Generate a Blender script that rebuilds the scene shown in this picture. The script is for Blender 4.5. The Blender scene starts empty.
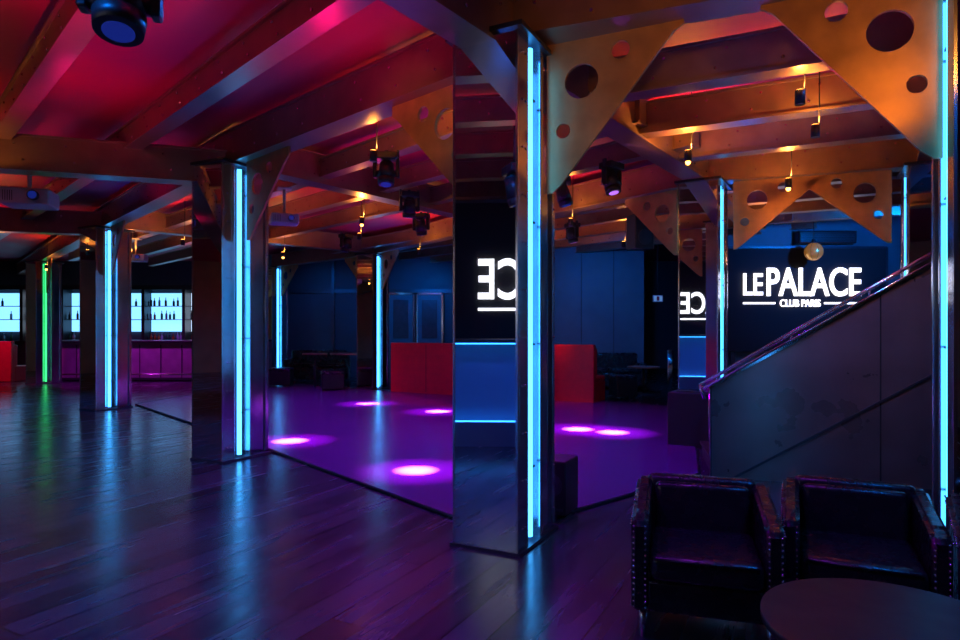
import bpy, bmesh, math, random
from mathutils import Vector, Matrix
random.seed(4)
S=bpy.context.scene
try:
    S.view_settings.view_transform='Standard'
except Exception: pass

# ---------------- materials ----------------
def mat(name,col,rough=.5,metal=0,emis=None,es=0,noise=0,nscale=8,bump=0,coat=0):
    m=bpy.data.materials.new(name); m.use_nodes=True
    nt=m.node_tree; b=nt.nodes['Principled BSDF']
    b.inputs['Base Color'].default_value=(*col,1)
    b.inputs['Roughness'].default_value=rough
    b.inputs['Metallic'].default_value=metal
    if coat: b.inputs['Coat Weight'].default_value=coat
    if emis:
        b.inputs['Emission Color'].default_value=(*emis,1)
        b.inputs['Emission Strength'].default_value=es
    if noise or bump:
        tc=nt.nodes.new('ShaderNodeTexCoord'); n=nt.nodes.new('ShaderNodeTexNoise')
        n.inputs['Scale'].default_value=nscale; n.inputs['Detail'].default_value=6
        nt.links.new(tc.outputs['Object'],n.inputs['Vector'])
        if noise:
            mx=nt.nodes.new('ShaderNodeMix'); mx.data_type='RGBA'
            mx.inputs[6].default_value=(*[c*(1-noise) for c in col],1)
            mx.inputs[7].default_value=(*[min(1,c*(1+noise)) for c in col],1)
            nt.links.new(n.outputs['Fac'],mx.inputs[0]); nt.links.new(mx.outputs[2],b.inputs['Base Color'])
            mr=nt.nodes.new('ShaderNodeMapRange')
            mr.inputs['To Min'].default_value=max(.02,rough*(1-noise)); mr.inputs['To Max'].default_value=min(1,rough*(1+noise))
            nt.links.new(n.outputs['Fac'],mr.inputs['Value']); nt.links.new(mr.outputs['Result'],b.inputs['Roughness'])
        if bump:
            bp=nt.nodes.new('ShaderNodeBump'); bp.inputs['Strength'].default_value=bump; bp.inputs['Distance'].default_value=.02
            nt.links.new(n.outputs['Fac'],bp.inputs['Height']); nt.links.new(bp.outputs['Normal'],b.inputs['Normal'])
    return m

M={}
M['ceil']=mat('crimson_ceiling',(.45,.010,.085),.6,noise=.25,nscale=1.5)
M['beam']=mat('bronze_steel',(.30,.19,.14),.36,.6,noise=.35,nscale=5,bump=.1)
M['bracket']=mat('bronze_plate',(.52,.27,.10),.40,.5,noise=.4,nscale=7,bump=.1)
M['steel']=mat('brushed_steel',(.55,.58,.65),.16,.97,noise=.25,nscale=3)
M['darksteel']=mat('dark_steel',(.07,.075,.09),.4,.7,noise=.3)
M['mirror']=mat('mirror_glass',(.86,.91,.95),.015,1)
M['black']=mat('black_plastic',(.015,.015,.018),.4)
M['matte']=mat('black_matte',(.01,.011,.014),.8)
M['wall']=mat('navy_wall',(.045,.055,.075),.6,noise=.4,nscale=2)
M['wallteal']=mat('slate_wall',(.06,.13,.16),.55,noise=.35,nscale=2)
M['wallgold']=mat('copper_wall',(.45,.24,.12),.5,.3,noise=.35,nscale=2)
M['leather']=mat('black_leather',(.012,.012,.016),.27,noise=.35,nscale=14,bump=.2)
M['stud']=mat('chrome_stud',(.7,.7,.75),.2,1)
M['red']=mat('red_leather',(.68,.012,.04),.45,noise=.2)
M['counter']=mat('bar_front',(.22,.09,.20),.4,.2,noise=.4,nscale=4)
M['white']=mat('white_plastic',(.45,.45,.48),.5)
M['wood']=mat('table_wood',(.010,.008,.011),.42,noise=.3)
M['parapet']=mat('parapet_panel',(.25,.19,.19),.30,.65,noise=.45,nscale=2.2,bump=.08)
M['booth']=mat('booth_front_panel',(.06,.28,.45),.6)
M['boothbase']=mat('booth_base_panel',(.10,.14,.22),.35,.5)
M['blue']=mat('cyan_neon',(.1,.5,.9),.4,emis=(.05,.40,1.0),es=6.5)
M['green']=mat('green_neon',(.1,.8,.3),.4,emis=(.05,1.0,.25),es=1.6)
M['strip']=mat('blue_led_strip',(.1,.5,.9),.4,emis=(.03,.30,1.0),es=5)
M['letter']=mat('sign_letters',(1,1,1),.5,emis=(1,.95,.97),es=2.0)
M['panel']=mat('lit_back_panel',(.5,.7,.9),.4,emis=(.18,.52,1),es=2.0)
M['panelw']=mat('lit_white_panel',(.8,.8,.9),.4,emis=(.6,.78,1),es=2.0)
M['bulb']=mat('warm_bulb',(1,.6,.2),.4,emis=(1,.38,.06),es=12)
M['lens']=mat('lamp_lens',(.03,.06,.25),.08,emis=(.02,.05,.6),es=.25)
M['lensp']=mat('lamp_lens_violet',(.3,.1,.5),.1,emis=(.6,.2,1),es=1)
M['gold']=mat('gold_shade',(.7,.4,.12),.35,.7,emis=(1,.40,.05),es=.18)
M['bottle1']=mat('green_bottle',(.02,.12,.05),.1); M['bottle2']=mat('amber_bottle',(.3,.1,.02),.1); M['bottle3']=mat('clear_bottle',(.4,.5,.6),.08)
M['exit']=mat('exit_sign_face',(.6,.9,.7),.5,emis=(.7,.8,.75),es=.12)
M['lampw']=mat('emergency_diffuser',(.9,.9,.9),.5,emis=(.8,.85,1),es=.9)
M['wood2']=mat('bistro_top_wood',(.30,.14,.09),.4,noise=.3)

# plank floor
m=bpy.data.materials.new('plank_floor'); m.use_nodes=True; nt=m.node_tree; b=nt.nodes['Principled BSDF']
tc=nt.nodes.new('ShaderNodeTexCoord'); mp=nt.nodes.new('ShaderNodeMapping'); mp.inputs['Rotation'].default_value=(0,0,math.radians(-62))
br=nt.nodes.new('ShaderNodeTexBrick'); br.inputs['Scale'].default_value=1
br.inputs['Brick Width'].default_value=1.6; br.inputs['Row Height'].default_value=.19; br.inputs['Mortar Size'].default_value=.005
br.inputs['Color1'].default_value=(.020,.022,.030,1); br.inputs['Color2'].default_value=(.078,.074,.088,1); br.inputs['Mortar'].default_value=(.002,.002,.003,1)
nt.links.new(tc.outputs['Object'],mp.inputs['Vector']); nt.links.new(mp.outputs['Vector'],br.inputs['Vector'])
nz=nt.nodes.new('ShaderNodeTexNoise'); nz.inputs['Scale'].default_value=2.2; nz.inputs['Detail'].default_value=5
mp2=nt.nodes.new('ShaderNodeMapping'); mp2.inputs['Scale'].default_value=(.5,5,1)
nt.links.new(mp.outputs['Vector'],mp2.inputs['Vector']); nt.links.new(mp2.outputs['Vector'],nz.inputs['Vector'])
mx=nt.nodes.new('ShaderNodeMix'); mx.data_type='RGBA'; mx.blend_type='MULTIPLY'; mx.inputs[0].default_value=.5
nt.links.new(br.outputs['Color'],mx.inputs[6]); nt.links.new(nz.outputs['Fac'],mx.inputs[7]); nt.links.new(mx.outputs[2],b.inputs['Base Color'])
mr=nt.nodes.new('ShaderNodeMapRange'); mr.inputs['From Min'].default_value=.3; mr.inputs['From Max'].default_value=.7
mr.inputs['To Min'].default_value=.17; mr.inputs['To Max'].default_value=.30
nt.links.new(nz.outputs['Fac'],mr.inputs['Value']); nt.links.new(mr.outputs['Result'],b.inputs['Roughness'])
bp=nt.nodes.new('ShaderNodeBump'); bp.inputs['Strength'].default_value=.4; bp.inputs['Distance'].default_value=.01
nt.links.new(br.outputs['Fac'],bp.inputs['Height']); bp.invert=True; nt.links.new(bp.outputs['Normal'],b.inputs['Normal'])
M['floor']=m
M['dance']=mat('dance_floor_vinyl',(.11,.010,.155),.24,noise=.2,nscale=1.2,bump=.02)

# ---------------- mesh builder ----------------
class B:
    def __init__(s): s.bm=bmesh.new(); s.ms=[]
    def mi(s,k):
        if k not in s.ms: s.ms.append(k)
        return s.ms.index(k)
    def _fin(s,verts,k,smooth=False):
        i=s.mi(k); fs=set()
        for v in verts: fs.update(v.link_faces)
        for f in fs: f.material_index=i; f.smooth=smooth
        return fs
    def box(s,x0,x1,y0,y1,z0,z1,k,bev=0,mx=None,seg=2):
        r=bmesh.ops.create_cube(s.bm,size=1)
        T=Matrix.Translation(((x0+x1)/2,(y0+y1)/2,(z0+z1)/2))@Matrix.Diagonal((x1-x0,y1-y0,z1-z0,1))
        if mx: T=mx@T
        bmesh.ops.transform(s.bm,matrix=T,verts=r['verts'])
        s._fin(r['verts'],k)
        if bev:
            es=set()
            for v in r['verts']: es.update(v.link_edges)
            rr=bmesh.ops.bevel(s.bm,geom=list(es),offset=bev,segments=seg,affect='EDGES',profile=.5)
            for f in rr['faces']: f.material_index=s.mi(k); f.smooth=True
    def cyl(s,p1,p2,r,k,r2=None,n=16,smooth=True):
        p1=Vector(p1);p2=Vector(p2); d=p2-p1
        c=bmesh.ops.create_cone(s.bm,cap_ends=True,segments=n,radius1=r,radius2=r if r2 is None else r2,depth=d.length)
        q=d.to_track_quat('Z','Y').to_matrix().to_4x4()
        bmesh.ops.transform(s.bm,matrix=Matrix.Translation((p1+p2)/2)@q,verts=c['verts'])
        fs=s._fin(c['verts'],k,smooth)
        for f in fs:
            if len(f.verts)>4: f.smooth=False
    def sph(s,c,r,k,sc=(1,1,1),n=12):
        o=bmesh.ops.create_uvsphere(s.bm,u_segments=n,v_segments=max(6,n//2+2),radius=r)
        bmesh.ops.transform(s.bm,matrix=Matrix.Translation(c)@Matrix.Diagonal((*sc,1)),verts=o['verts'])
        s._fin(o['verts'],k,True)
    def prism(s,pts,y0,y1,k,mx=None,bev=0):
        # pts in (x,z), extruded along y
        vs=[s.bm.verts.new((x,y0,z)) for x,z in pts]; f=s.bm.faces.new(vs)
        r=bmesh.ops.extrude_face_region(s.bm,geom=[f]); nv=[g for g in r['geom'] if isinstance(g,bmesh.types.BMVert)]
        bmesh.ops.translate(s.bm,vec=(0,y1-y0,0),verts=nv)
        allv=vs+nv
        if mx: bmesh.ops.transform(s.bm,matrix=mx,verts=allv)
        fs=s._fin(allv,k); bmesh.ops.recalc_face_normals(s.bm,faces=list(fs))
        if bev:
            es=set()
            for v in allv: es.update(v.link_edges)
            rr=bmesh.ops.bevel(s.bm,geom=list(es),offset=bev,segments=3,affect='EDGES')
            for f in rr['faces']: f.material_index=s.mi(k); f.smooth=True
    def obj(s,name,loc=(0,0,0),rz=0,parent=None):
        me=bpy.data.meshes.new(name); s.bm.to_mesh(me); s.bm.free()
        for k in s.ms: me.materials.append(M[k])
        o=bpy.data.objects.new(name,me); S.collection.objects.link(o)
        o.location=loc; o.rotation_euler=(0,0,rz)
        if parent: o.parent=parent
        return o

def light(name,kind,loc,col,e,r=.05,target=None,size=None,blend=.5,parent=None):
    l=bpy.data.lights.new(name,kind); l.color=col; l.energy=e; l.shadow_soft_size=r
    o=bpy.data.objects.new(name,l); S.collection.objects.link(o); o.location=loc
    if kind=='SPOT':
        l.spot_size=math.radians(size or 60); l.spot_blend=blend
        d=Vector(target)-Vector(loc); o.rotation_euler=d.to_track_quat('-Z','Y').to_euler()
    if parent:
        bpy.context.view_layer.update()
        o.parent=parent; o.matrix_parent_inverse=parent.matrix_world.inverted()
    return o

CE=3.66
# ---------------- room shell ----------------
b=B(); b.box(-18,9.5,-4,21,-.1,0,'floor'); b.obj('floor')
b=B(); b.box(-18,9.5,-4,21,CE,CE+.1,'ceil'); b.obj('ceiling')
b=B(); b.box(-18,9.5,21,21.15,0,CE,'wall'); b.obj('wall_back')
b=B(); b.box(-18.15,-18,-4,21,0,CE,'wallgold'); b.obj('wall_left')
b=B(); b.box(9.5,9.65,-4,21,0,CE,'wall'); b.obj('wall_right')
b=B(); b.box(-18,9.5,-4.15,-4,0,CE,'wallgold'); b.obj('wall_front')
b=B(); b.box(1.7,4.05,15.8,16.0,0,CE,'wallteal'); b.box(1.7,4.05,15.77,15.8,0,.12,'matte')
for x in (2.5,3.3): b.box(x-.006,x+.006,15.79,15.8,.12,CE,'matte')
b.obj('wall_partition')
b=B(); b.box(4.55,9.5,12.15,12.4,0,CE,'wallteal'); b.obj('wall_sign')
b=B(); b.box(-18,9.5,20.96,21,0,.14,'matte'); b.obj('baseboard_back')
b=B(); b.box(-7,1.7,19.2,19.4,0,CE,'wall')
for x in (-6.0,-4.4,-.6,.4):
    b.box(x-.05,x+.05,19.12,19.2,0,CE,'darksteel')
b.box(-7,1.7,19.13,19.2,2.5,2.62,'darksteel')
b.obj('wall_middle')
def door(name,x,y,w,h):
    b=B()
    b.box(x-w/2-.06,x-w/2,y-.1,y,0,h+.06,'steel'); b.box(x+w/2,x+w/2+.06,y-.1,y,0,h+.06,'steel'); b.box(x-w/2-.06,x+w/2+.06,y-.1,y,h,h+.06,'steel')
    b.box(x-w/2,x+w/2,y-.06,y,0,h,'wallteal')
    b.box(x-w/2+.12,x+w/2-.12,y-.075,y-.06,.2,1.0,'darksteel',.01); b.box(x-w/2+.12,x+w/2-.12,y-.075,y-.06,1.15,h-.15,'darksteel',.01)
    b.cyl((x+w/2-.1,y-.12,1.0),(x+w/2-.1,y-.06,1.0),.02,'stud'); b.cyl((x+w/2-.22,y-.12,1.0),(x+w/2-.08,y-.12,1.0),.012,'stud')
    b.obj(name)
door('door_1',-2.35,19.11,.7,2.45); door('door_2',-1.5,19.11,.7,2.45)

# dance floor
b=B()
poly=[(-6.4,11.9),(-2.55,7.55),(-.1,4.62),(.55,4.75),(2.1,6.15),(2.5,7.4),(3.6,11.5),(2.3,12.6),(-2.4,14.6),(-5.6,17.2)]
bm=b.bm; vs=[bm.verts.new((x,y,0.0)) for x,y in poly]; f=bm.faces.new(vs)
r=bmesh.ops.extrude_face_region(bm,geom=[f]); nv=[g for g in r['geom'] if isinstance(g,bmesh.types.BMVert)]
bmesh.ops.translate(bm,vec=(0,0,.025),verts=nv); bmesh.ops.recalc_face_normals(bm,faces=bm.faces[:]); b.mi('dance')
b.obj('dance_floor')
b=B()
for i in range(len(poly)):
    a=Vector((*poly[i],.015)); c=Vector((*poly[(i+1)%len(poly)],.015)); b.cyl(a,c,.014,'matte',n=8)
b.obj('trim_1')

# ---------------- columns ----------------
ANG=math.radians(-27.1)
def column(px,py,top=3.2,neon='blue',ang=ANG,base=0,plinth=False,half=False):
    b=B()
    z0=base
    if plinth: b.box(-.56,.08,-.1,.75,0,base,'matte',.01)
    b.box(-.46,0,.02,.17,z0,top,'steel',.006)
    b.box(-.445,-.015,0,.02,z0+.02,top-.02,'mirror')
    b.box(-.46,-.445,-.004,.02,z0,top,'stud'); b.box(-.015,0,-.004,.02,z0,top,'stud')
    b.box(-.36,-.10,.17,.40,z0,top,'steel')
    b.box(-.46,0,.38,.43,z0,top,'steel',.006)
    b.box(-.44,-.02,.43,.60,z0,top,'steel')
    b.box(-.46,0,.60,.65,z0,top,'steel',.006)
    b.box(-.48,.02,-.01,.67,z0,z0+.02,'darksteel')
    b.box(-.50,.04,-.03,.69,top-.03,top,'darksteel')
    for x in (-.035,-.425):
        b.cyl((x,.26,z0+.05),(x,.26,top-.06),.024,neon,n=12)
        z=z0+.5
        while z<top-.2:
            b.box(x-.027,x+.027,.26,.30,z,z+.012,'darksteel'); z+=.8
    z=z0+.15
    while z<top-.1:
        for y in (.07,.12,.625):
            b.sph((.001,y,z),.008,'stud',n=6)
        z+=.3
    return b.obj('steel_column',(px,py,0),ang)
column(.234,3.95,3.3)
column(-2.70,6.70)
column(-6.60,11.0)
column(-11.45,16.5,neon='green')
column(2.77,2.98,3.3)
column(2.79,7.5,ang=math.radians(-30.7),base=.65,plinth=True)
column(5.02,6.68)
column(.35,10.8)
column(-2.5,14.9)
column(-5.85,18.0)

# ---------------- beams ----------------
def beam(p,q,z0=3.3,h=.24,w=.11,k='beam',name='ceiling_beam'):
    p=Vector(p);q=Vector(q);d=q-p;L=d.length
    b=B()
    b.box(0,L,-w/2,w/2,z0+.02,z0+h,k); b.box(0,L,-w/2-.025,w/2+.025,z0,z0+.022,k); b.box(0,L,-w/2-.025,w/2+.025,z0+h-.02,z0+h,k)
    x=.15; 
    while x<min(L,14):
        for s in (-1,1):
            b.cyl((x,s*w/2,z0+h*.3),(x,s*(w/2+.012),z0+h*.3),.011,'stud',n=6)
            b.cyl((x+.08,s*w/2,z0+h*.75),(x+.08,s*(w/2+.012),z0+h*.75),.011,'stud',n=6)
        x+=.45
    return b.obj(name,(p.x,p.y,0),math.atan2(d.y,d.x))
A=Vector((.18,4.35));Bc=Vector((-2.75,7.1));C=Vector((-6.65,11.4));D=Vector((-11.5,16.9));E=Vector((2.72,3.38));F=Vector((2.74,7.9));G=Vector((4.97,7.08));J=Vector((.3,11.2));H=Vector((-2.5,15.3));I=Vector((-5.9,18.4))
def mb(p,q,z0=3.2,h=.36,w=.2): return beam(p,q,z0,h,w,name='main_beam')
mb(A,Bc);mb(Bc,C);mb(C,D);mb(D,(-15,20.9))
mb(A,E,3.34,.26);mb(E,(6.5,1.7),3.34,.26)
mb(F,J);mb(J,H);mb(H,I)
mb(F,G);mb(G,(9.4,5.4))
mb(A,F);mb(F,(5.2,12.1))
mb(Bc,J,3.22);mb(C,H,3.22)
mb(Bc,(-9.5,4.95),3.0,.36);mb(C,(-17.9,8.2),3.08,.4)
mb(A,(-2.2,1.0),3.22);mb(E,G,3.22)
u=Vector((-.696,.718)); mm=Vector((-.718,-.696))
for o in (1.1,2.15,3.2,4.3,5.4,6.5):
    s=A+mm*o; beam(s+u*(-1.4),s+u*min(22,18-o))
for o in (-1.02,-2.04,-3.06):
    s=A-mm*(-o)*1.0; beam(s+u*.2,s+u*17.5)
for o in (-5.3,-6.3,-7.4,-8.5,-9.6):
    s=A+mm*o; beam(s+u*(2.2 if o>-7 else 1.2),s+u*11.0)
cd=(F-A).normalized(); rd=Vector((.9,-.435))
for k in (1,2,3):
    s=A+cd*1.09*k; beam(s,s+rd*6.5,3.24,.3,.13)
for k in (1,2,3,4):
    s=F+cd*1.05*k; beam(s-rd*.0,s+rd*6.0,3.28,.26,.13)

# ---------------- brackets ----------------
def bracket(p,d,w=.9,zl=2.33,zt=3.42,hc=.67):
    d=Vector(d).normalized()
    cu=bpy.data.curves.new('br','CURVE'); cu.dimensions='2D'; cu.fill_mode='BOTH'; cu.extrude=.012
    h=zt-zl
    pts=[(0,0),(.04,0),(.10,.05),(w*.93,h-.14),(w,h-.10),(w,h),(0,h)]
    sp=cu.splines.new('POLY'); sp.points.add(len(pts)-1); sp.use_cyclic_u=True
    for i,(x,y) in enumerate(pts): sp.points[i].co=(x,y,0,1)
    for cx,cy,r in ((.27*w,hc*h,.115),(.56*w,(hc+.15)*h,.06),(.13*w,(hc-.29)*h,.05)):
        sp=cu.splines.new('POLY'); sp.points.add(27); sp.use_cyclic_u=True
        for i in range(28):
            a=i/28*2*math.pi; sp.points[i].co=(cx+r*math.cos(a),cy+r*math.sin(a),0,1)
    o=bpy.data.objects.new('t',cu); S.collection.objects.link(o)
    dg=bpy.context.evaluated_depsgraph_get(); me=bpy.data.meshes.new_from_object(o.evaluated_get(dg))
    bpy.data.objects.remove(o)
    me.transform(Matrix.Rotation(math.pi/2,4,'X'))
    me.materials.clear(); me.materials.append(M['bracket'])
    ob=bpy.data.objects.new('gusset_bracket',me); S.collection.objects.link(ob)
    ob.location=(p[0],p[1],zl); ob.rotation_euler=(0,0,math.atan2(d.y,d.x))
    return ob
bracket((.46,4.38),(.908,-.419)); bracket((2.50,3.46),(-.908,.419))
def br2(a,c,off=.36,n=0,**k):
    d=(c-a).normalized(); nn=Vector((d.y,-d.x))
    if nn.dot(a)>0: nn=-nn
    bracket(a+d*off+nn*n,d,**k)
for a,c in ((A,Bc),(Bc,A),(Bc,C),(C,Bc),(C,D),(D,C),(F,J),(J,F),(J,H),(H,J),(H,I),(I,H)):
    br2(a,c,zt=3.22,zl=2.36,w=.85,hc=.66)
for a,c in ((F,G),(G,F)):
    br2(a,c,zt=3.26,zl=2.38,w=.98,hc=.66)

# ---------------- signs ----------------
def textmesh(t,x0,x1,z0,z1,parent,y,name,bold=.012):
    cu=bpy.data.curves.new('t','FONT'); cu.body=t; cu.size=1; cu.extrude=.02; cu.offset=bold
    o=bpy.data.objects.new('t',cu); S.collection.objects.link(o)
    dg=bpy.context.evaluated_depsgraph_get(); me=bpy.data.meshes.new_from_object(o.evaluated_get(dg)); bpy.data.objects.remove(o)
    xs=[v.co.x for v in me.vertices]; ys=[v.co.y for v in me.vertices]
    for v in me.vertices:
        X=x0+(v.co.x-min(xs))/(max(xs)-min(xs))*(x1-x0); Z=z0+(v.co.y-min(ys))/(max(ys)-min(ys))*(z1-z0)
        v.co=(X,y-v.co.z,Z)
    me.materials.clear(); me.materials.append(M['letter'])
    ob=bpy.data.objects.new(name,me); S.collection.objects.link(ob); ob.parent=parent
    return ob
def sign(cx,cy,rz,zb,w=3.1,z0=1.2,z1=3.1,sc=1):
    b=B(); b.box(-w/2,w/2,0,.08,z0,z1,'matte',.005)
    for s in (-1,1): b.box(s*w/2-.02,s*w/2+.02,-.01,.09,z0,z1,'darksteel')
    b.box(-w/2,w/2,-.01,.09,z1-.02,z1+.02,'darksteel')
    if z0>0.4:
        for x in (-w*.4,w*.4): b.box(x-.04,x+.04,.02,.07,0,z0,'darksteel')
    b.box(-1.1*sc,-.5*sc,-.02,0,zb-.145,zb-.11,'letter'); b.box(.42*sc,1.1*sc,-.02,0,zb-.145,zb-.11,'letter')
    p=b.obj('illuminated_sign',(cx,cy,0),rz)
    textmesh('LE',-1.1*sc,-.74*sc,zb+.02,zb+.43,p,-.025,'letters_le')
    textmesh('PALACE',-.66*sc,1.1*sc,zb,zb+.54,p,-.025,'letters_name')
    textmesh('CLUB PARIS',-.41*sc,.34*sc,zb-.195,zb-.06,p,-.02,'letters_subtitle',0)
    return p
sign(6.03,12.0,0,2.03,w=3.2,z0=1.0,z1=2.95)
look=Vector((-.794,-.609)); rz2=math.atan2(look.y,look.x)-math.pi/2
sign(-2.9,.655,rz2,1.80,w=3.4,z0=0.0,z1=3.1)
b=B()
b.box(-1.5,1.5,-.66,-.62,.3,1.25,'booth'); b.box(-1.5,1.5,-.80,-.3,1.25,1.29,'black',.01)
for x in (-1.5,1.45): b.box(x,x+.05,-.7,-.3,0,1.25,'darksteel')
b.box(-1.45,1.45,-.79,-.775,1.23,1.243,'strip'); b.box(-1.45,1.45,-.75,-.735,.295,.308,'strip'); b.box(-1.5,1.5,-.76,-.60,0,.29,'boothbase')
b.box(-.5,-.1,-.7,-.4,1.29,1.37,'black',.01);b.box(.1,.5,-.7,-.4,1.29,1.37,'black',.01);b.cyl((-.3,-.55,1.37),(-.3,-.55,1.385),.11,'steel');b.cyl((.3,-.55,1.37),(.3,-.55,1.385),.11,'steel')
b.obj('dj_booth',(-2.9,.655,0),rz2)

# ---------------- staircase ----------------
sx,sy=2.19,6.05; ps=math.atan2(-.235,.97)
b=B()
sl=.604; PH=.86
b.prism([(0,0),(0,PH),(3.6,PH+3.6*sl),(5.6,PH+3.6*sl),(5.6,0)],0,.08,'parapet')
b.box(-.012,.0,-.005,.09,0,PH+.02,'darksteel')
b.box(1.42,1.432,-.004,.0,0,PH+1.42*sl,'matte')
b.box(2.9,2.912,-.004,0,0,PH+2.9*sl,'matte')
b.prism([(.15,0),(.19,0),(3.6,3.41*sl),(3.6,3.45*sl)],-.012,0,'darksteel')
b.prism([(-.02,PH-.02),(-.02,PH+.01),(3.6,PH+.01+3.62*sl),(3.6,PH-.02+3.62*sl)],-.015,.095,'steel')
for i in range(13):
    b.box(.02+.27*i,.02+.27*i+.30,.08,1.12,max(0,.165*i-.15),.165*(i+1)-.03,'darksteel'); b.box(.27*i,.27*i+.31,.08,1.12,.165*(i+1)-.03,.165*(i+1),'wood')
b.box(.27*13,5.6,.08,1.12,2.0,2.31,'darksteel')
b.box(5.4,5.6,.08,1.12,0,2.0,'darksteel')
def rp(s,h,y=.04): return (s,y,PH+s*sl+h)
b.cyl(rp(-.08,.035,-.04),rp(3.6,.035,-.04),.011,'stud'); b.cyl(rp(-.10,.075),rp(3.6,.13),.018,'stud')
b.cyl(rp(-.10,.075),(-.06,.04,.74),.018,'stud'); b.cyl(rp(-.10,.075),rp(-.08,.035,-.04),.014,'stud')
for s in (0.05,.7,1.35,2.0,2.65,3.3): b.cyl(rp(s,0),rp(s,.075+s*.015),.01,'stud')
b.cyl((.1,1.1,.70),(3.6,1.1,.70+3.5*sl),.022,'stud')
for s in (.1,1.2,2.3,3.4): b.cyl((s,1.1,.1+s*sl),(s,1.1,.70+(s-.1)*sl),.014,'stud')
b.obj('staircase',(sx,sy,0),ps)

# ---------------- armchairs ----------------
def armchair(cx,cy,rz):
    b=B()
    W,Dp=.32,.31
    R=Matrix(((0,1,0,0),(1,0,0,0),(0,0,1,0),(0,0,0,1)))
    prof=[(-Dp,.13),(-Dp+.0,.53),(-Dp+.10,.56),(Dp-.06,.62),(Dp,.61),(Dp,.13)]
    for x0,x1 in ((-W,-W+.075),(W-.075,W)):
        b.prism(prof,x0,x1,'leather',mx=R,bev=.018)
    Tb=Matrix.Translation((0,Dp-.06,.40))@Matrix.Rotation(math.radians(-7),4,'X')
    b.box(-W+.05,W-.05,-.06,.055,-.27,.235,'leather',.03,mx=Tb,seg=3)
    b.box(-W+.09,W-.09,-.115,-.05,-.08,.205,'leather',.03,mx=Tb,seg=3)
    b.box(-W+.07,W-.07,-Dp+.01,Dp-.08,.13,.27,'leather',.012)
    b.box(-W+.08,W-.08,-Dp-.01,Dp-.13,.27,.39,'leather',.035,seg=3)
    for sx_ in (-1,1):
        for off in (.012,.063):
            z=.15
            while z<.53:
                b.sph((sx_*(W-off),-Dp-.001,z),.006,'stud',n=6); z+=.026
        for i in range(22):
            y=-Dp+.02+i*.026; z=.535+ (y+Dp)*.115
            b.sph((sx_*(W+.001),y,z-.02),.006,'stud',n=6)
            b.sph((sx_*(W+.001),y,.15),.006,'stud',n=6)
    b.cyl((-W+.10,-Dp-.008,.375),(W-.10,-Dp-.008,.375),.006,'leather',n=8)
    for x in (-W+.05,W-.05):
        for y in (-Dp+.05,Dp-.05):
            b.cyl((x,y,0),(x,y,.13),.012,'stud',r2=.02,n=10)
    return b.obj('leather_armchair',(cx,cy,0),rz)
armchair(1.08,3.10,math.radians(-17)); armchair(1.79,3.04,math.radians(-26)); armchair(2.37,2.68,math.radians(-32))

# round table
b=B()
b.cyl((0,0,.43),(0,0,.455),.40,'wood',n=64); b.cyl((0,0,.415),(0,0,.43),.385,'black',n=64)
b.cyl((0,0,.03),(0,0,.415),.03,'black'); b.cyl((0,0,0),(0,0,.03),.22,'black',r2=.20,n=40)
b.obj('round_table',(1.33,2.04,0))

# subwoofer near column
b=B(); b.box(-.11,.11,-.15,.15,.0,.40,'black',.01); b.cyl((0,-.148,.22),(0,-.158,.22),.085,'darksteel',n=32); b.sph((0,-.155,.22),.04,'matte',sc=(1,.3,1)); 
b.box(-.09,.09,-.156,-.15,.03,.05,'darksteel')
b.obj('subwoofer',(.60,4.90,0.025),ANG)

# ---------------- red banquette ----------------
p=Vector((-2.0,14.3));q=Vector((2.15,12.1));d=q-p;L=d.length
b=B()
b.box(0,L,0,.14,.0,1.12,'red',.02)
b.box(0,L,.14,.75,.0,.40,'red',.02); 
n=5
for i in range(n):
    b.box(i*L/n+.01,(i+1)*L/n-.01,.13,.78,.40,.50,'red',.03); b.box(i*L/n+.01,(i+1)*L/n-.01,.12,.26,.5,1.05,'red',.03)
    b.box(i*L/n-.004,i*L/n+.004,-.004,0,.05,1.08,'matte')
b.obj('banquette_sofa',(p.x,p.y,0.0),math.atan2(d.y,d.x))
b=B(); b.box(0,1.6,0,.14,0,1.1,'red',.02); b.box(0,1.6,.14,.7,0,.42,'red',.03); b.box(0,1.6,.12,.25,.42,1.0,'red',.03)
b.obj('banquette_sofa',(-14.2,17.2,0),0)
def pouf(x,y,s=.5,rz=0):
    b=B(); b.box(-s/2,s/2,-s/2,s/2,.05,.40,'black',.02); b.box(-s/2-.005,s/2+.005,-s/2-.005,s/2+.005,.38,.47,'leather',.03)
    for i in (-1,1):
        for j in (-1,1): b.cyl((i*(s/2-.05),j*(s/2-.05),0),(i*(s/2-.05),j*(s/2-.05),.05),.02,'steel',n=8)
    b.obj('pouf',(x,y,0),rz)
pouf(-3.40,14.75,.5,.3); pouf(-4.9,15.8,.5,.1); pouf(2.95,13.2,.45,.2)
def bistro(x,y,r=.38,h=.82):
    b=B(); b.cyl((0,0,h-.035),(0,0,h),r,'wood2',n=32); b.cyl((0,0,.02),(0,0,h-.03),.03,'darksteel'); b.cyl((0,0,0),(0,0,.02),.24,'darksteel',n=24)
    b.obj('bistro_table',(x,y,0))
bistro(-3.2,15.6,.45,.84); bistro(-4.0,15.5,.3,.84); bistro(3.6,14.1,.35,.6)
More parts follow.
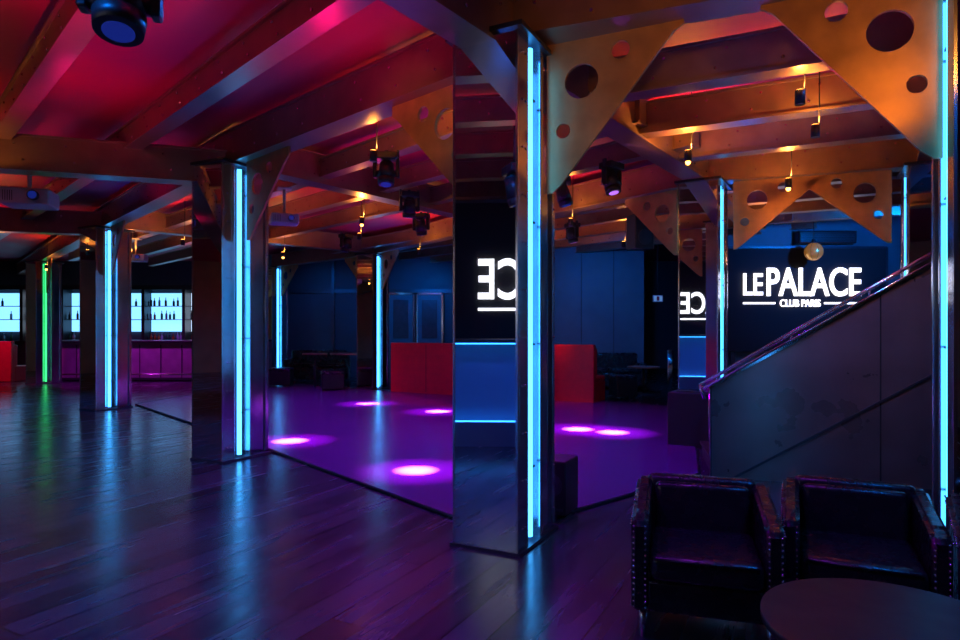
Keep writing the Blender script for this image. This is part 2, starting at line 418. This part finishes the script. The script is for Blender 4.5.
def darksofa(x,y,rz,w=1.5):
    b=B(); b.box(-w/2,w/2,-.38,.38,.08,.40,'leather',.03); b.box(-w/2,w/2,.22,.40,.3,.85,'leather',.05)
    for s in (-1,1): b.box(s*(w/2)-.09,s*(w/2)+.09,-.40,.40,.08,.62,'leather',.04); 
    for s in (-.25,.25): b.box(s*w-w*.22,s*w+w*.22,-.40,.22,.40,.50,'leather',.03)
    for i in (-1,1):
        for j in (-1,1): b.cyl((i*(w/2-.08),j*.3,0),(i*(w/2-.08),j*.3,.09),.02,'steel',n=8)
    b.obj('lounge_sofa',(x,y,0),rz)
darksofa(3.0,15.2,0,1.6); darksofa(-4.4,17.4,0.1,1.5)

# ---------------- bar ----------------
b=B()
b.box(-11.6,-7.0,17.5,18.1,0,1.06,'counter',.01); b.box(-11.7,-6.95,17.38,18.15,1.06,1.12,'black',.01)
x=-11.6
while x<-7: b.box(x-.01,x+.01,17.485,17.5,.1,1.0,'matte'); x+=.575
b.box(-11.6,-7.0,17.46,17.5,0,.1,'matte'); b.cyl((-11.5,17.36,.2),(-7.1,17.36,.2),.022,'stud')
for x in (-11.4,-9.3,-7.2): b.cyl((x,17.36,.2),(x,17.5,.2),.012,'stud')
b.obj('bar_counter')
b=B()
b.box(-16,-8.2,20.7,20.95,0,1.0,'darksteel'); b.box(-16,-8.2,20.5,20.95,1.0,1.05,'black'); b.box(-16,-8.2,20.7,20.95,2.7,2.85,'black')
x=-16
i=0
while x<-8.3:
    b.box(x-.05,x+.05,20.5,20.95,1.05,2.7,'black')
    k=['panel','panelw','panel','panel'][i%4]
    b.box(x+.07,x+1.22,20.90,20.94,1.35,2.6,k)
    b.box(x+.05,x+1.25,20.55,20.9,1.72,1.745,'steel'); b.box(x+.05,x+1.25,20.55,20.9,2.15,2.175,'steel')
    x+=1.3;i+=1
b.box(-8.25,-8.15,20.5,20.95,1.05,2.7,'black')
shelf=b.obj('back_bar_shelf')
b=B()
for zz in (1.05,1.745,2.175):
    x=-15.8
    while x<-8.4:
        if random.random()<(.8 if (int((x+16)/1.3)%3==1) else .3):
            h=random.uniform(.2,.27); k=random.choice(['bottle1','bottle2','bottle3','black']); y=20.72+random.uniform(-.05,.05)
            b.cyl((x,y,zz),(x,y,zz+h*.65),.037,k,n=10); b.cyl((x,y,zz+h*.65),(x,y,zz+h*.8),.037,k,r2=.013,n=10); b.cyl((x,y,zz+h*.8),(x,y,zz+h*1.1),.013,k,n=8)
        x+=.12
b.obj('liquor_bottles')

# ---------------- ceiling fixtures ----------------
def moving_head(x,y,top,s=1,lens='lens',rz=0,tilt=-40,pole=0):
    b=B()
    if pole:
        b.cyl((0,0,-.04*s),(0,0,pole),.02,'darksteel'); b.box(-.06,.06,-.06,.06,pole-.02,pole,'darksteel')
    b.cyl((0,0,0),(0,0,-.04*s),.03*s,'darksteel')
    b.box(-.17*s,.17*s,-.12*s,.12*s,-.14*s,-.04*s,'black',.015*s)
    b.box(-.19*s,-.14*s,-.05*s,.05*s,-.40*s,-.12*s,'black',.012*s); b.box(.14*s,.19*s,-.05*s,.05*s,-.40*s,-.12*s,'black',.012*s)
    b.cyl((-.19*s,0,-.34*s),(.19*s,0,-.34*s),.05*s,'black')
    t=math.radians(tilt); c=Vector((0,0,-.34*s)); dv=Vector((0,math.sin(t)*1.0,-math.cos(t)))
    b.cyl(c-dv*.16*s,c+dv*.08*s,.10*s,'black',r2=.125*s,n=24); b.cyl(c+dv*.08*s,c+dv*.17*s,.125*s,'black',r2=.115*s,n=24)
    b.cyl(c+dv*.168*s,c+dv*.176*s,.075*s,lens,n=24); b.cyl(c-dv*.2*s,c-dv*.16*s,.06*s,'black',r2=.10*s,n=24)
    for sgn in (-1,1): b.box(sgn*.17*s-.012,sgn*.17*s+.012,-.02,.02,-.10*s,-.0,'darksteel')
    return b.obj('moving_head_light',(x,y,top),rz)
moving_head(-1.46,2.60,3.00,.80,rz=.3,tilt=-15,pole=.65)
spots=[(-.98,6.7),(1.46,7.1),(1.02,7.8),(1.6,11.1),(-.94,10.2),(-.95,8.6),(-2.6,12.4),(-3.9,9.5)]
for i,(x,y) in enumerate(spots):
    moving_head(x,y,3.28,.72,lens='lensp' if i%2 else 'lens',rz=i*.7,tilt=-15)
def projector(x,y,z,rz,s=1):
    b=B(); b.box(-.2*s,.2*s,-.15*s,.15*s,-.09*s,.06*s,'white',.02); b.cyl((.08*s,-.15*s,-.01),(.08*s,-.19*s,-.01),.045*s,'black'); b.cyl((.08*s,-.186*s,-.01),(.08*s,-.192*s,-.01),.035*s,'lens')
    b.cyl((0,0,.06*s),(0,0,3.28-z),.02,'white'); b.box(-.09,.09,-.09,.09,3.265-z,3.28-z,'white')
    for i in range(5): b.box(-.16*s+i*.02,-.155*s+i*.02,-.152*s,-.149*s,-.06*s,.03*s,'black')
    b.obj('projector',(x,y,z),rz)
projector(-4.75,6.75,2.80,.3,1.15); projector(-2.6,8.5,2.88,.4,.9); projector(-7.1,13.2,2.9,.2,1.0)
WARM=(1,.34,.05)
def warm(x,y,z,e=30,bulb=False):
    b=B()
    b.cyl((0,0,-.10),(0,0,0),.035,'black',n=16); b.cyl((0,0,0),(0,0,.004),.028,'bulb',n=16)
    b.cyl((.034,0,-.05),(.034,0,CE-z),.005,'black',n=6)
    if bulb: b.sph((0,0,-.11),.024,'bulb',n=10)
    o=b.obj('warm_uplight',(x,y,z))
    light('uplight_lamp','SPOT',(x,y,z+.02),WARM,e*1.8,.025,(x,y,z+1),168,.2,parent=o)
for w in ((1.95,6.0,3.08,20,1),(2.75,5.25,3.08,12),(3.3,6.85,3.02,14,1),(2.3,4.6,3.12,7),(-.2,5.9,3.08,14),(-1.0,6.0,3.08,9),(-1.7,9.2,3.02,18,1),(-3.7,9.6,2.98,17,1),(-1.2,12.5,2.98,18),(-7.0,12.8,2.95,22,1),(-8.3,11.0,2.95,12),(-4.0,13.0,2.98,16,1),(-4.9,5.75,2.9,5),(4.2,9.5,3.0,14),(1.2,13.5,3.0,14),(1.3,9.2,3.0,12),(-5.2,11.2,2.98,14),(-10.5,15.5,2.98,12,1),(.4,12.4,3.0,10),(2.6,11.6,3.0,10),(3.4,4.2,3.1,6),(-2.0,10.6,3.0,12),
          (-6.5,3.0,3.0,4),(-9.5,5.0,3.0,12),(-11,1.0,3.0,26),(-14.5,.5,3.0,36)):  # unseen extra lamps, added so the mirrors reflect warm walls
    warm(*w)
b=B(); b.box(-.13,.13,-.035,.035,-.05,0,'lampw',.005); b.box(-.14,.14,-.04,.04,0,.02,'white'); b.obj('emergency_light',(-.62,5.3,CE-.021),ANG)
b=B(); b.box(-.12,.12,-.02,.02,-.08,.08,'white',.008); b.box(-.10,.10,-.024,-.02,-.06,.06,'exit'); b.box(-.03,.03,-.028,-.024,-.05,.05,'red'); b.cyl((0,.0,.08),(0,0,CE-2.15),.01,'black'); b.obj('exit_sign',(4.25,15.3,2.15))
b=B()
for i in range(4):
    x=i*.42; b.cyl((x,0,0),(x,0,.95),.02,'stud')
for z in (.35,.65,.95): b.cyl((0,0,z),(1.26,0,z),.02,'stud')
b.obj('handrail',(4.0,13.6,0),math.radians(70))
b=B(); b.box(-.55,.55,-.2,0,0,.24,'black',.03)
for i in range(5): b.box(-.5,.5,-.205,-.19,.03+i*.03,.04+i*.03,'darksteel')
b.obj('air_conditioner',(6.5,12.15,3.02))
b=B(); b.sph((0,0,0),.16,'gold',n=24); b.cyl((0,0,.14),(0,0,.22),.04,'black'); b.cyl((0,0,.2),(0,0,CE-2.82),.008,'black',n=8)
for i in range(8):
    a=i/8*2*math.pi
    for j in range(10):
        t0=-math.pi/2+j*math.pi/10; t1=t0+math.pi/10
        b.cyl((.163*math.cos(t0)*math.cos(a),.163*math.cos(t0)*math.sin(a),.163*math.sin(t0)),(.163*math.cos(t1)*math.cos(a),.163*math.cos(t1)*math.sin(a),.163*math.sin(t1)),.004,'bracket',n=5)
b.obj('pendant_globe_lamp',(6.05,11.6,2.82))
def speaker(x,y,z,rz):
    b=B(); b.box(-.15,.15,-.13,.13,-.25,.25,'black',.015); b.cyl((0,-.13,-.08),(0,-.14,-.08),.11,'darksteel',n=24); b.cyl((0,-.13,.13),(0,-.14,.13),.045,'darksteel',n=20); b.cyl((0,0,.25),(0,0,3.5-z),.015,'black')
    b.obj('loudspeaker',(x,y,z),rz)
speaker(2.3,9.2,2.8,.3); speaker(-3.2,7.9,2.8,-.2)

# ---------------- lights ----------------
PK=(1,.0,.20); VI=(.28,.0,1); BL=(.0,.19,1)
for i,(x,y,e) in enumerate(((-1.0,2.6,24),(-2.6,3.9,28),(-1.1,4.6,21),(-3.6,5.6,21),(-5.6,6.6,24),(-4.6,8.3,20),(-7.2,8.8,28),(-9.5,11.5,34),(-6.5,14.0,26),(-13,13.5,34),(-1.2,7.4,17),(-3.2,10.2,16),(.6,8.6,10),(2.0,3.9,4),(-7,2,26))):
    light('ceiling_fill','SPOT',(x,y,2.75),PK,e,.04,(x,y,4),150,.8)  # added pink fill aimed up to colour the ceiling, no fixture
for (x,y,e) in ((-.2,7.2,12),(-5.5,9.8,16),(3.4,8.6,26),(4.6,5.6,22),(-2.0,14,18),(2.6,6.2,16),(-.6,3.4,7),(-6.2,5.2,14),(-2.4,5.4,8),(3.2,5.2,14),(1.8,4.2,8)):
    light('ceiling_fill','SPOT',(x,y,2.75),(.0,.12,1),e,.04,(x,y,4),150,.8)  # added blue fill aimed up at ceiling and beams, no fixture
for (x,y) in ((-2.35,7.93),(-2.1,11.95),(-.71,10.8),(-.63,6.27),(1.36,8.87),(1.78,8.6)):
    light('dance_spot','SPOT',(x+.15,y+.3,3.15),(.85,1,1),48000,.02,(x,y,0),9,1.0)
    light('dance_spot','SPOT',(x+.15,y+.3,3.14),(.5,.0,1),2600,.02,(x,y,0),24,1.0)
for (x,y,e) in ((-1.5,8.5,300),(-.5,6.2,200),(.9,7.4,240),(-2.5,11.5,290),(.8,10.2,250),(-4.5,13,250)):
    light('violet_wash','SPOT',(x,y,3.15),VI,e,.08,(x-.1,y-.2,0),120,.9)
light('violet_wash','SPOT',(-.6,3.0,3.2),(.30,.0,1),140,.08,(-.6,2.6,0),110,.9)
light('violet_wash','SPOT',(.7,2.6,3.2),(.38,.03,1),50,.08,(.7,2.6,0),110,.9)
for (x,y,e,t) in ((-3.4,4.2,260,(-3.2,4.6,0)),(-1.7,2.2,130,(-1.9,2.0,0)),(-.9,3.5,60,(-2.2,1.2,.3)),(-5.5,7.5,320,(-5.2,7.8,0)),(-8.5,11.5,350,(-8.2,12,0)),(2.4,4.6,170,(2.9,5.8,.2)),(3.0,12.6,230,(3.0,15.8,1.3)),(6.5,9.5,320,(6.5,12.1,2.6)),(-1.5,17,170,(-1.7,19.2,1.7)),(-4.5,17,70,(-4.5,19.2,1.5)),(1.9,1.9,80,(1.6,3.0,.4)),(-6.5,1.5,450,(-7.5,0,0)),(-12,6,300,(-14,5,0))):
    light('blue_wash','SPOT',(x,y,3.15),BL,e,.08,t,105,.9)  # includes added fill for chairs, stair, back walls and the mirrored floor
light('stair_fill','SPOT',(2.6,4.2,3.1),(1,.42,.38),65,.08,(3.3,5.8,1.9),70,.9)  # added fill to brighten the parapet panel, no fixture
light('bracket_wash','SPOT',(.9,2.2,3.0),WARM,38,.05,(.9,4.1,3.1),60,.9)
light('bracket_wash','SPOT',(1.9,2.1,3.0),WARM,38,.05,(2.1,3.7,3.1),60,.9)
light('bracket_wash','SPOT',(-1.3,3.4,3.0),WARM,34,.05,(-.5,5.0,2.95),40,.9)
light('bracket_wash','SPOT',(3.1,6.0,2.8),WARM,26,.05,(3.9,7.2,3.0),75,.9)
light('bracket_wash','SPOT',(1.6,7.9,2.8),WARM,16,.05,(1.6,9.4,2.95),75,.9)
light('wall_fill','SPOT',(-12.5,-1.0,3.0),(1,.40,.12),420,.05,(-15,-3.9,1.8),110,.9)  # added fill on an unseen wall, gives the column mirror a warm reflection
light('bar_magenta_wash','SPOT',(-9.3,16.0,3.1),(.70,.03,1),480,.06,(-9.3,17.6,.6),100,.8)
light('bar_magenta_wash','SPOT',(-13,15.6,3.1),(1,.05,.5),200,.06,(-13,17.2,.6),90,.8)
light('red_wash','SPOT',(.3,10.4,3.1),(1,.12,.16),520,.06,(.1,13.2,.5),75,.8)

W=bpy.data.worlds.new('World'); S.world=W; W.use_nodes=True
W.node_tree.nodes['Background'].inputs[0].default_value=(.05,.06,.15,1); W.node_tree.nodes['Background'].inputs[1].default_value=.3

cam=bpy.data.cameras.new('camera'); cam.lens=24; cam.sensor_width=36; cam.shift_y=10/960; cam.clip_start=.05
co=bpy.data.objects.new('camera',cam); S.collection.objects.link(co); co.location=(0,0,1.4); co.rotation_euler=(math.pi/2,0,0)
S.camera=co
